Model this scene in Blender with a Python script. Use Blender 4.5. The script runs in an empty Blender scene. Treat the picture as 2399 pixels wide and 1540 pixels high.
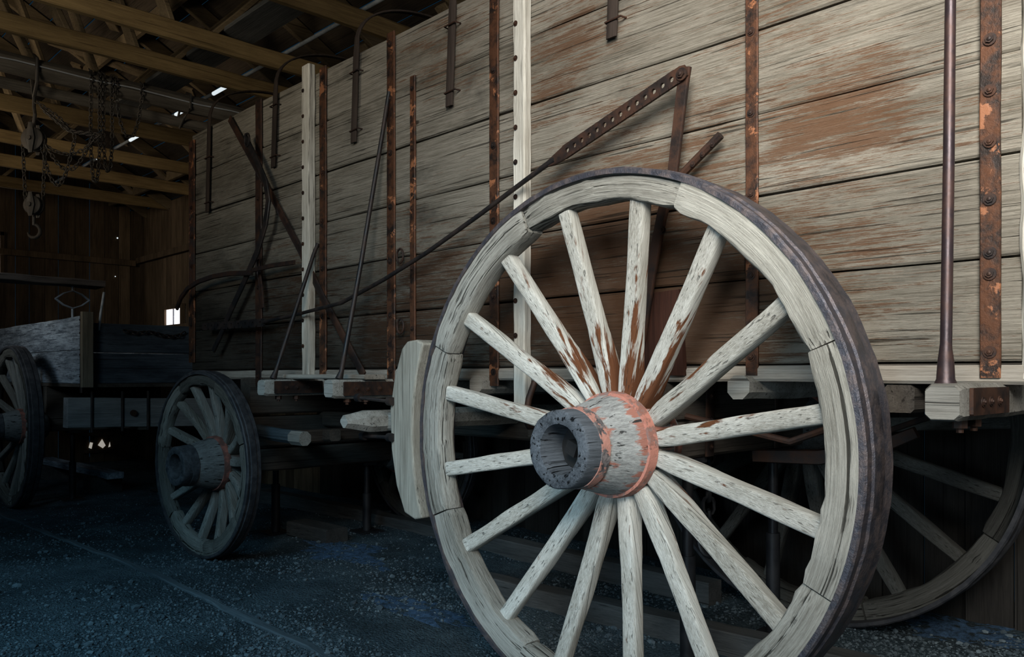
import bpy, bmesh, math, random
from mathutils import Vector, Matrix, noise
random.seed(7)
PI = math.pi; RAD = math.radians
COL = bpy.context.scene.collection
bpy.context.scene.view_settings.view_transform = 'Standard'
# ------------------------------------------------------------------ camera
CZ = 1.31; CYD = 2.8; FPX = 1930.0; HZ = 880.0
YAW = PI/2 - math.atan2(1880, 1930)
SY, CY = math.sin(YAW), math.cos(YAW)
cd = bpy.data.cameras.new('camera'); cam = bpy.data.objects.new('camera', cd); COL.objects.link(cam)
cam.location = (0, -CYD, CZ); cam.rotation_euler = (PI/2, 0, YAW)
cd.sensor_fit = 'HORIZONTAL'; cd.sensor_width = 36; cd.lens = FPX/2399*36
cd.shift_y = (HZ-770)/2399; cd.clip_start = .05
bpy.context.scene.camera = cam

def ray(px, py):
    u = (px-1199.5)/FPX; v = (HZ-py)/FPX
    return Vector((-SY+CY*u, CY+SY*u, v))
def at(px, py, Y=0.0):
    d = ray(px, py); s = (Y+CYD)/d.y
    return Vector((d.x*s, Y, CZ+d.z*s))
def atX(px, py, X):
    d = ray(px, py); s = X/d.x
    return Vector((X, d.y*s-CYD, CZ+d.z*s))

# ------------------------------------------------------------------ materials
def mat(name):
    m = bpy.data.materials.new(name); m.use_nodes = True
    nt = m.node_tree; b = nt.nodes['Principled BSDF']
    return m, nt, b
def nd(nt, t, ins=None, **pr):
    n = nt.nodes.new(t)
    for k, v in pr.items(): setattr(n, k, v)
    for k, v in (ins or {}).items():
        if isinstance(v, bpy.types.NodeSocket): nt.links.new(v, n.inputs[k])
        else: n.inputs[k].default_value = v
    return n
def mth(nt, op, a, b=0.0, clamp=False):
    return nd(nt, 'ShaderNodeMath', {0: a, 1: b}, operation=op, use_clamp=clamp).outputs[0]
def mrange(nt, v, a, b, c=0.0, d=1.0):
    return nd(nt, 'ShaderNodeMapRange', {0: v, 1: a, 2: b, 3: c, 4: d}).outputs[0]
def mixc(nt, f, a, b, bt='MIX'):
    n = nt.nodes.new('ShaderNodeMix'); n.data_type = 'RGBA'; n.blend_type = bt
    for i, v in ((0, f), (6, a), (7, b)):
        if isinstance(v, bpy.types.NodeSocket): nt.links.new(v, n.inputs[i])
        elif i == 0: n.inputs[0].default_value = v
        else: n.inputs[i].default_value = (*v, 1) if len(v) == 3 else v
    return n.outputs[2]
def coords(nt, polar=False):
    tc = nd(nt, 'ShaderNodeTexCoord'); oi = nd(nt, 'ShaderNodeObjectInfo')
    atn = nd(nt, 'ShaderNodeAttribute', attribute_name='pv')
    sep = nd(nt, 'ShaderNodeSeparateColor', {0: atn.outputs['Color']})
    src = tc.outputs['Object']
    if polar:   # grain follows the rim of a wheel (axis = local y)
        sx = nd(nt, 'ShaderNodeSeparateXYZ', {0: src})
        an = mth(nt, 'ARCTAN2', sx.outputs[0], sx.outputs[2])
        r = mth(nt, 'SQRT', mth(nt, 'ADD', mth(nt, 'MULTIPLY', sx.outputs[0], sx.outputs[0]), mth(nt, 'MULTIPLY', sx.outputs[2], sx.outputs[2])))
        src = nd(nt, 'ShaderNodeCombineXYZ', {0: an, 1: r, 2: sx.outputs[1]}).outputs[0]
    o = mth(nt, 'MULTIPLY', oi.outputs['Random'], 37.0)
    o = mth(nt, 'ADD', o, mth(nt, 'MULTIPLY', sep.outputs[1], 61.0))
    cb = nd(nt, 'ShaderNodeCombineXYZ', {0: o, 1: mth(nt, 'MULTIPLY', o, .37), 2: mth(nt, 'MULTIPLY', o, .71)})
    ad = nd(nt, 'ShaderNodeVectorMath', {0: src, 1: cb.outputs[0]}, operation='ADD')
    return ad.outputs[0], sep
def noi(nt, vec, sc, det=6, ro=.6, dis=0.0):
    return nd(nt, 'ShaderNodeTexNoise', {'Vector': vec, 'Scale': sc, 'Detail': det, 'Roughness': ro, 'Distortion': dis}).outputs[0]
def strch(nt, vec, axis, al, ac):
    s = [ac, ac, ac]; s['XYZ'.index(axis)] = al
    return nd(nt, 'ShaderNodeMapping', {'Vector': vec, 'Scale': tuple(s)}).outputs[0]

def wood(name, light, dark, axis='X', stain=None, sthr=.6, sscale=1.3, paint=None, pk=.2, bump=.6, rough=.88, crack=.6, spec=.12, tonevar=1.0, polar=False, local=False, smudge=False, fine=1.0, calong=.45, con=(.32, .66), cth=(.31, .385), medw=.3, sw=.13, knots=False):
    m, nt, b = mat(name)
    v, sep = coords(nt, polar)
    grain = noi(nt, strch(nt, v, axis, 1.8, 72*fine), 2.2, 6, .78)
    crk = noi(nt, strch(nt, v, axis, calong, 46*fine), 1.7, 4, .55, .1)
    crk = mrange(nt, crk, *cth)
    big = noi(nt, strch(nt, v, axis, .7, 3.0), 1.6, 5, .62)
    med = noi(nt, strch(nt, v, axis, .8, 26), 2.0, 5, .68)
    tone = mth(nt, 'ADD', mth(nt, 'MULTIPLY', grain, 1-medw), mth(nt, 'MULTIPLY', med, medw))
    tone = mth(nt, 'ADD', tone, mth(nt, 'MULTIPLY', mth(nt, 'SUBTRACT', big, .5), .75*tonevar))
    f = mrange(nt, tone, *con)
    c = mixc(nt, f, dark, light)
    if smudge:
        sm = noi(nt, strch(nt, v, axis, .9, 1.6), 1.9, 5, .68)
        c = mixc(nt, mrange(nt, sm, .55, .76, 0, .75), c, (.045, .044, .040))
    if stain:
        sn = noi(nt, strch(nt, v, axis, 1.1, 8.0), sscale, 9, .84, .1)
        sn = mth(nt, 'ADD', sn, mth(nt, 'MULTIPLY', mth(nt, 'SUBTRACT', grain, .5), 1.3))
        if local: sn = mth(nt, 'ADD', sn, mth(nt, 'MULTIPLY', sep.outputs[2], .26))
        c = mixc(nt, mrange(nt, sn, sthr, sthr+sw, 0, .85), c, stain)
    if knots:
        kn = nd(nt, 'ShaderNodeTexVoronoi', {'Vector': strch(nt, v, axis, 1.3, 2.6), 'Scale': 1.5}).outputs['Distance']
        c = mixc(nt, mrange(nt, kn, .035, .06, .85, 0), c, (.03, .022, .016))
    if paint:
        pn = noi(nt, strch(nt, v, axis, 2.0, 16), 2.0, 5, .6)
        pn = mth(nt, 'ADD', pn, mth(nt, 'MULTIPLY', sep.outputs[2], pk))
        c = mixc(nt, mrange(nt, pn, .69, .76), c, paint)
    c = mixc(nt, mth(nt, 'MULTIPLY', mth(nt, 'SUBTRACT', 1.0, crk), crack), c, tuple(x*.25 for x in dark))
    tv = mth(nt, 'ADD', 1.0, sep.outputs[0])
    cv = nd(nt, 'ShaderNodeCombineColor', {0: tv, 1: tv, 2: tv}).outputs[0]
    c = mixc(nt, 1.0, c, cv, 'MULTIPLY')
    nt.links.new(c, b.inputs['Base Color'])
    h = mth(nt, 'ADD', mth(nt, 'MULTIPLY', grain, .6), mth(nt, 'MULTIPLY', crk, .6))
    h = mth(nt, 'ADD', h, mth(nt, 'MULTIPLY', med, .5))
    bp = nd(nt, 'ShaderNodeBump', {'Height': h, 'Strength': bump, 'Distance': .010})
    nt.links.new(bp.outputs[0], b.inputs['Normal'])
    b.inputs['Roughness'].default_value = rough
    b.inputs['Specular IOR Level'].default_value = spec
    return m
def iron(name, base, rust, paint=None, pthr=.55, rthr=.5, metal=.5, rough=.55, bump=.35, sc=9.0):
    m, nt, b = mat(name)
    v, sep = coords(nt)
    n1 = noi(nt, v, sc, 7, .7); n2 = noi(nt, v, sc*.55, 6, .7, .3)
    c = mixc(nt, mrange(nt, n1, rthr-.07, rthr+.1), base, rust)
    if paint:
        pm = mrange(nt, n2, pthr, pthr+.035)
        c = mixc(nt, pm, c, paint)
        mt = mth(nt, 'MULTIPLY', mth(nt, 'SUBTRACT', 1.0, pm), metal)
        nt.links.new(mt, b.inputs['Metallic'])
    else: b.inputs['Metallic'].default_value = metal
    nt.links.new(c, b.inputs['Base Color'])
    nt.links.new(mrange(nt, n1, .3, .7, rough-.12, rough+.2), b.inputs['Roughness'])
    bp = nd(nt, 'ShaderNodeBump', {'Height': mth(nt, 'ADD', n1, n2), 'Strength': bump, 'Distance': .006})
    nt.links.new(bp.outputs[0], b.inputs['Normal'])
    return m
def glow(name, col, s):
    m, nt, b = mat(name)
    n = noi(nt, nd(nt, 'ShaderNodeTexCoord').outputs['Object'], 3.0, 3)
    nt.links.new(mixc(nt, n, tuple(x*.85 for x in col), col), b.inputs['Emission Color'])
    b.inputs['Base Color'].default_value = (.6, .65, .7, 1)
    b.inputs['Emission Strength'].default_value = s
    return m

M = {}
M['plank'] = wood('weathered_plank', (.42, .385, .32), (.115, .098, .073), 'X', stain=(.120, .053, .023), sthr=.66, sscale=1.9, local=True, smudge=True, bump=1.0, crack=.75, cth=(.33, .385), tonevar=.55, medw=.12, con=(.345, .655), knots=True, fine=1.2, calong=.8, sw=.10)
M['plankY'] = wood('weathered_plank_cross', (.40, .35, .27), (.16, .12, .08), 'Y', stain=(.2, .08, .03))
M['sillwood'] = wood('sill_wood', (.40, .37, .32), (.15, .125, .10), 'X', stain=(.13, .05, .025), sthr=.64)
M['white'] = wood('bleached_stake', (.74, .71, .63), (.28, .245, .195), 'Z', bump=.6, crack=.8, con=(.29, .64), stain=(.20, .13, .08), sthr=.68, cth=(.325, .40))
M['spoke'] = wood('spoke_wood', (.76, .75, .69), (.30, .28, .235), 'Z', paint=(.15, .060, .028), pk=.26, bump=1.0, fine=1.6, crack=.55, calong=.16, cth=(.32, .385), con=(.32, .64), medw=.2)
M['felloe'] = wood('felloe_wood', (.54, .525, .47), (.17, .16, .133), 'X', bump=1.0, tonevar=.8, polar=True, crack=.95, fine=1.0, cth=(.34, .41), calong=.4)
M['hubwood'] = wood('hub_wood', (.58, .595, .58), (.18, .18, .175), 'Y', bump=1.0, crack=1.0, tonevar=.6, fine=.7, calong=.25, paint=(.42, .19, .145), pk=.215, cth=(.33, .39))
M['nosewood'] = wood('hub_nose_wood', (.16, .18, .205), (.034, .040, .047), 'Y', bump=1.0, crack=1.0, tonevar=.9, fine=.75, calong=.4, paint=(.45, .28, .24), pk=.18, cth=(.34, .41))
M['bolster'] = wood('bolster_wood', (.38, .37, .335), (.14, .13, .11), 'X', stain=(.15, .06, .03), sthr=.76, crack=.8)
M['shoe'] = wood('brake_block_wood', (.43, .41, .35), (.17, .155, .125), 'Z', bump=.6)
M['darkwoodX'] = wood('dark_timber', (.09, .078, .066), (.03, .026, .022), 'X')
M['darkwoodY'] = wood('dark_cross_timber', (.09, .078, .066), (.03, .026, .022), 'Y')
M['redwood'] = wood('red_stained_board', (.08, .03, .02), (.03, .014, .010), 'Z')
M['beam'] = wood('golden_beam', (.27, .19, .09), (.11, .074, .035), 'Y', bump=.4, stain=(.07, .046, .027), sthr=.65)
M['log'] = wood('grey_log', (.21, .185, .155), (.08, .07, .057), 'Y', bump=.5)
M['rafter'] = wood('dark_rafter', (.22, .165, .10), (.085, .063, .038), 'Y', bump=.4)
M['roof'] = wood('roof_board', (.09, .07, .052), (.033, .026, .019), 'X', bump=.4)
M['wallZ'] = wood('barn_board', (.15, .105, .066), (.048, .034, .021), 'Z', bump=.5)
M['wallback'] = wood('shaded_barn_board', (.030, .027, .024), (.011, .010, .009), 'Z', bump=.5)  # barn board copy, darkened in colour for the shade behind the wagon
M['old'] = wood('old_white_board', (.46, .53, .60), (.08, .10, .12), 'X', stain=(.032, .042, .058), sthr=.50, sscale=2.6, sw=.09)
M['oldY'] = wood('old_dark_board', (.11, .14, .175), (.028, .036, .047), 'Y', stain=(.02, .026, .034), sthr=.56, sscale=2.5)
M['oldpale'] = wood('pale_cross_board', (.30, .30, .295), (.13, .13, .13), 'Y')
M['seat'] = wood('seat_wood', (.13, .11, .10), (.05, .042, .036), 'Y')
M['oldpost'] = wood('tan_post', (.25, .21, .155), (.11, .095, .07), 'Z')
M['grey_timber'] = wood('grey_timber', (.10, .10, .096), (.034, .036, .036), 'X')
M['edge'] = wood('edging_wood', (.10, .125, .14), (.035, .048, .057), 'X')
M['rustiron'] = iron('rusted_strap_iron', (.026, .018, .015), (.105, .043, .021), paint=(.26, .10, .042), pthr=.575, rthr=.465, bump=.8, sc=14)
M['rustbrown'] = iron('brown_rust_iron', (.028, .020, .018), (.07, .032, .019), paint=(.2, .07, .028), pthr=.68)
M['dkiron'] = iron('dark_iron', (.020, .020, .022), (.048, .034, .029), metal=.5, rough=.5)
M['rod'] = iron('brown_purple_rod', (.045, .032, .036), (.075, .042, .036), metal=.5, rough=.40, bump=.25)
M['tyre'] = iron('tyre_iron', (.075, .075, .092), (.14, .115, .115), metal=.55, rough=.42, bump=1.0, sc=18)
M['tyredark'] = iron('dull_tyre_iron', (.030, .031, .036), (.06, .059, .063), metal=.3, rough=.6, bump=.5, sc=14)
M['bow'] = wood('wagon_bow_wood', (.06, .045, .037), (.024, .018, .015), 'Z', bump=.3)
M['hubred'] = iron('flaking_red_band', (.20, .17, .16), (.27, .12, .09), paint=(.46, .19, .14), pthr=.50, rthr=.42, metal=.0, rough=.8, bump=1.0, sc=28)
M['hubpink'] = iron('chipped_pink_band', (.05, .05, .054), (.24, .21, .205), paint=(.48, .23, .18), pthr=.50, rthr=.49, metal=.05, rough=.78, bump=1.0, sc=28)
M['hubdull'] = iron('dull_hub_band', (.025, .027, .031), (.06, .063, .07), metal=.2, rough=.7, bump=.5, sc=24)
M['reddull'] = iron('faded_red_band', (.10, .045, .035), (.26, .09, .065), metal=.0, rough=.8, bump=.5, sc=18)
M['hole'] = iron('hub_bore', (.006, .006, .007), (.014, .013, .012), metal=.2, rough=.8)
M['stand'] = iron('black_stand_steel', (.012, .013, .016), (.02, .021, .024), metal=.3, rough=.45)
M['chain'] = iron('old_chain_iron', (.05, .046, .042), (.085, .07, .057), metal=.35, rough=.55)
M['pane'] = glow('bright_pane', (1.0, .95, 1.0), 2.2)
M['day_glow'] = glow('daylight_glow', (.85, .95, 1.0), .85)  # daylight in the knot holes and painted sunlit bits of the roof pipe
M['dimgap'] = glow('dim_daylight_gap', (1.0, .93, .82), .35)
M['cable'] = iron('pale_cable', (.5, .52, .55), (.4, .42, .45), metal=.1)
M['caliper'] = iron('white_metal', (.28, .31, .34), (.17, .19, .21), metal=.3)

def ground_mat():
    m, nt, b = mat('blue_gravel')
    v = nd(nt, 'ShaderNodeTexCoord').outputs['Object']
    vo = nd(nt, 'ShaderNodeTexVoronoi', {'Vector': v, 'Scale': 75.0}); vo2 = nd(nt, 'ShaderNodeTexVoronoi', {'Vector': v, 'Scale': 190.0})
    n = noi(nt, v, .8, 9, .72); n2 = noi(nt, v, 34, 6, .75)
    sp = nd(nt, 'ShaderNodeSeparateColor', {0: vo.outputs['Color']})
    f = mth(nt, 'ADD', mth(nt, 'MULTIPLY', sp.outputs[0], .28), mth(nt, 'MULTIPLY', n2, .72))
    c = mixc(nt, mrange(nt, f, .3, .85), (.042, .066, .080), (.125, .168, .192))
    c = mixc(nt, mrange(nt, n, .50, .64, 0, .6), c, (.18, .25, .285))
    c = mixc(nt, mrange(nt, n, .36, .50, .8, 0), c, (.038, .044, .045))
    nt.links.new(c, b.inputs['Base Color'])
    h = mth(nt, 'ADD', mth(nt, 'MULTIPLY', vo.outputs['Distance'], -1.1), mth(nt, 'MULTIPLY', vo2.outputs['Distance'], -.5))
    h = mth(nt, 'ADD', h, mth(nt, 'MULTIPLY', n2, 1.2))
    h = mth(nt, 'ADD', h, mth(nt, 'MULTIPLY', n, 2.5))
    bp = nd(nt, 'ShaderNodeBump', {'Height': h, 'Strength': 1.0, 'Distance': .03})
    nt.links.new(bp.outputs[0], b.inputs['Normal']); b.inputs['Roughness'].default_value = .95
    b.inputs['Specular IOR Level'].default_value = .05
    return m
M['ground'] = ground_mat()
def stone_mat():
    m, nt, b = mat('stone'); 
    atn = nd(nt, 'ShaderNodeAttribute', attribute_name='pv'); sp = nd(nt, 'ShaderNodeSeparateColor', {0: atn.outputs['Color']})
    c = mixc(nt, sp.outputs[0], (.048, .066, .078), (.15, .19, .21))
    n = noi(nt, nd(nt, 'ShaderNodeTexCoord').outputs['Object'], 60, 4)
    c = mixc(nt, mth(nt, 'MULTIPLY', n, .5), c, (.068, .083, .093))
    nt.links.new(c, b.inputs['Base Color']); b.inputs['Roughness'].default_value = .95
    b.inputs['Specular IOR Level'].default_value = .08
    return m
M['stone'] = stone_mat()
def snow_mat():
    m, nt, b = mat('dirty_snow')
    n = noi(nt, nd(nt, 'ShaderNodeTexCoord').outputs['Object'], 20, 9, .9)
    c = mixc(nt, mrange(nt, n, .42, .64), (.045, .070, .09), (.17, .32, .56))
    nt.links.new(c, b.inputs['Base Color']); b.inputs['Roughness'].default_value = .95
    b.inputs['Specular IOR Level'].default_value = .05
    bp = nd(nt, 'ShaderNodeBump', {'Height': n, 'Strength': 1.0, 'Distance': .04}); nt.links.new(bp.outputs[0], b.inputs['Normal'])
    return m
M['snow'] = snow_mat()

# ------------------------------------------------------------------ mesh builder
V = Vector
class MB:
    def __init__(s):
        s.bm = bmesh.new(); s.lay = s.bm.verts.layers.float_color.new('pv'); s.pv = (0, 0, 0, 1)
    def vert(s, p, pv=None):
        v = s.bm.verts.new(p); v[s.lay] = pv or s.pv; return v
    def face(s, vs):
        try: s.bm.faces.new(vs)
        except ValueError: pass
    def loft(s, rings, caps=True, closed=False, pvs=None):
        vr = [[s.vert(p, pvs[i][j] if pvs else None) for j, p in enumerate(r)] for i, r in enumerate(rings)]
        n = len(vr[0]); m = len(vr)
        for i in range(m if closed else m-1):
            a, b = vr[i], vr[(i+1) % m]
            for j in range(n): s.face([a[j], a[(j+1) % n], b[(j+1) % n], b[j]])
        if caps and not closed: s.face(vr[0][::-1]); s.face(vr[-1])
        return vr
    def beam(s, p0, p1, w, h, up=(0, 0, 1), n=1, ch=.006, jit=0.0, fr=3.0, tap=None):
        p0, p1 = V(p0), V(p1); d = (p1-p0).normalized(); up = V(up)
        sd = d.cross(up).normalized(); uv = sd.cross(d)
        rings = []
        for i in range(n+1):
            t = i/n; c = p0.lerp(p1, t); sw, sh = tap(t) if tap else (1, 1)
            a, b = w/2*sw, h/2*sh; k = min(ch, a*.8, b*.8)
            r = []
            for x, y in ((-a+k, -b), (a-k, -b), (a, -b+k), (a, b-k), (a-k, b), (-a+k, b), (-a, b-k), (-a, -b+k)):
                q = c+sd*x+uv*y
                if jit: q = q+noise.noise_vector(q*fr+V((s.pv[1]*50, 0, 0)))*jit
                r.append(q)
            rings.append(r)
        s.loft(rings)
        return s
    def box(s, x0, x1, y0, y1, z0, z1, ch=.004, n=1, jit=0.0, fr=3.0):
        return s.beam((x0, (y0+y1)/2, (z0+z1)/2), (x1, (y0+y1)/2, (z0+z1)/2), abs(y1-y0), abs(z1-z0), n=n, ch=ch, jit=jit, fr=fr)
    def tube(s, pts, r, n=10, closed=False, caps=True):
        pts = [V(p) for p in pts]; m = len(pts)
        rs = r if isinstance(r, (list, tuple)) else [r]*m
        tg = []
        for i in range(m):
            if closed: t = pts[(i+1) % m]-pts[i-1]
            else: t = pts[min(i+1, m-1)]-pts[max(i-1, 0)]
            tg.append(t.normalized())
        ref = V((0, 0, 1)) if abs(tg[0].z) < .9 else V((1, 0, 0))
        nr = (ref-tg[0]*ref.dot(tg[0])).normalized(); rings = []
        for i in range(m):
            nr = nr-tg[i]*nr.dot(tg[i])
            if nr.length < 1e-5: nr = tg[i].orthogonal()
            nr.normalize(); bn = tg[i].cross(nr)
            rings.append([pts[i]+(nr*math.cos(2*PI*k/n)+bn*math.sin(2*PI*k/n))*rs[i] for k in range(n)])
        s.loft(rings, caps, closed); return s
    def strip(s, pts, w, t, normal=None, wdir=None):
        pts = [V(p) for p in pts]; m = len(pts); rings = []
        ws = w if isinstance(w, (list, tuple)) else [w]*m
        for i in range(m):
            tg = (pts[min(i+1, m-1)]-pts[max(i-1, 0)]).normalized()
            if wdir is not None: wv = V(wdir).normalized(); nv = tg.cross(wv).normalized()
            else: nv = V(normal).normalized(); wv = tg.cross(nv).normalized()
            a = wv*ws[i]/2; b = nv*t/2; c = pts[i]
            rings.append([c-a-b*.5, c-a*.85-b, c+a*.85-b, c+a-b*.5, c+a+b*.5, c+a*.85+b, c-a*.85+b, c-a+b*.5])
        s.loft(rings); return s
    def lathe(s, prof, n=48, c=(0, 0, 0), closed=False):
        c = V(c); rings = [[c+V((math.cos(2*PI*k/n)*r, y, math.sin(2*PI*k/n)*r)) for k in range(n)] for y, r in prof]
        s.loft(rings, caps=False, closed=closed); return s
    def prism(s, pts, ext):
        a = [s.vert(V(p)) for p in pts]; b = [s.vert(V(p)+V(ext)) for p in pts]; n = len(a)
        s.face(a); s.face(b[::-1])
        for i in range(n): s.face([a[i], b[i], b[(i+1) % n], a[(i+1) % n]])
        return s
    def perf(s, p0, p1, W, t, nh, r, nrm=(0, 1, 0)):
        p0, p1 = V(p0), V(p1); d = (p1-p0); L = d.length/nh; d.normalize(); nv = V(nrm); wv = d.cross(nv).normalized(); K = 16
        for h in range(nh):
            c = p0+d*L*(h+.5); R4 = []
            for sg in (-1, 1):
                inn, out = [], []
                for k in range(K):
                    a = 2*PI*(k+.5)/K; x, y = math.cos(a), math.sin(a)
                    f = min((L/2)/max(abs(x), 1e-6), (W/2)/max(abs(y), 1e-6))
                    base = c+nv*t/2*sg
                    inn.append(s.vert(base+d*x*r+wv*y*r)); out.append(s.vert(base+d*x*f+wv*y*f))
                R4.append((inn, out))
            for k in range(K):
                k2 = (k+1) % K
                s.face([R4[0][0][k], R4[0][0][k2], R4[0][1][k2], R4[0][1][k]])
                s.face([R4[1][0][k2], R4[1][0][k], R4[1][1][k], R4[1][1][k2]])
                s.face([R4[0][0][k2], R4[0][0][k], R4[1][0][k], R4[1][0][k2]])
                s.face([R4[0][1][k], R4[0][1][k2], R4[1][1][k2], R4[1][1][k]])
        return s
    def chain(s, path, ll=.055, wr=.018, r=.0055):
        path = [V(p) for p in path]; acc = [0]
        for a, b in zip(path, path[1:]): acc.append(acc[-1]+(b-a).length)
        def P(t):
            for i in range(len(path)-1):
                if t <= acc[i+1]: return path[i].lerp(path[i+1], (t-acc[i])/max(1e-6, acc[i+1]-acc[i]))
            return path[-1]
        step = ll*.72; k = 0; t = 0
        while t+ll <= acc[-1]+.01:
            a, b = P(t), P(min(t+ll, acc[-1])); d = (b-a).normalized()
            o = d.orthogonal().normalized(); o2 = d.cross(o); sd = (o if k % 2 else o2); c = (a+b)/2; hl = ll/2-wr
            pts = []
            for q in range(5): an = -PI/2+PI*q/4; pts.append(c+d*(hl+wr*math.cos(an))+sd*wr*math.sin(an))
            for q in range(5): an = PI/2+PI*q/4; pts.append(c+d*(-hl+wr*math.cos(an))+sd*wr*math.sin(an))
            s.tube(pts, r, 5, closed=True); t += step; k += 1
        return s
    def build(s, name, m, parent=None, keep=False, smooth=True, ang=40):
        bmesh.ops.recalc_face_normals(s.bm, faces=s.bm.faces[:])
        me = bpy.data.meshes.new(name); 
        c = V((0, 0, 0))
        if not keep:
            xs = [v.co for v in s.bm.verts]
            lo = V([min(p[i] for p in xs) for i in range(3)]); hi = V([max(p[i] for p in xs) for i in range(3)]); c = (lo+hi)/2
            for v in s.bm.verts: v.co -= c
        s.bm.to_mesh(me); s.bm.free()
        if smooth:
            me.polygons.foreach_set('use_smooth', [True]*len(me.polygons)); me.set_sharp_from_angle(angle=RAD(ang))
        me.materials.append(M[m])
        o = bpy.data.objects.new(name, me); COL.objects.link(o)
        if not keep: place(o, c, parent)
        elif parent is not None: o.parent = parent
        return o
WLD = {}
def place(o, w, parent=None):
    w = V(w); WLD[o.name] = w
    if parent is not None: o.parent = parent; o.location = w-WLD[parent.name]
    else: o.location = w
def tag(o, label=None, cat=None, group=None, kind=None):
    if label: o['label'] = label
    if cat: o['category'] = cat
    if group: o['group'] = group
    if kind: o['kind'] = kind
    return o
def thing(name, loc, label, cat, group=None):
    o = bpy.data.objects.new(name, None); COL.objects.link(o); o.empty_display_size = .2
    place(o, loc); return tag(o, label, cat, group)
def rv(a=.12): return (random.uniform(-a, a), random.random(), 0, 1)
def gz(x, y):
    g = .05*math.exp(-((x+5.6)/1.8)**2)
    return g+.018*noise.noise(V((x*.9, y*.9, 0)))+.012*noise.noise(V((x*4, y*4, 3)))

# bolt head (shared mesh)
def bolt_mesh():
    b = MB(); b.lathe([(0, .018), (-.003, .018), (-.003, .0001)], 14)
    rings = [[V((math.cos(PI/3*k)*.0115, y, math.sin(PI/3*k)*.0115)) for k in range(6)] for y in (-.002, -.009)]
    b.loft(rings); b.lathe([(-.009, .0065), (-.012, .0055), (-.0135, .0001)], 10)
    o = b.build('bolt', 'rustbrown', keep=True); me = o.data; bpy.data.objects.remove(o); return me
BOLT = bolt_mesh()
def bolt(parent, p, s=1.0, rz=0.0):
    o = bpy.data.objects.new('bolt', BOLT); COL.objects.link(o); place(o, p, parent)
    o.scale = (s, s, s); o.rotation_euler = (0, random.random()*2, rz) if rz == 0 else (0, 0, rz)
    return o

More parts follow.
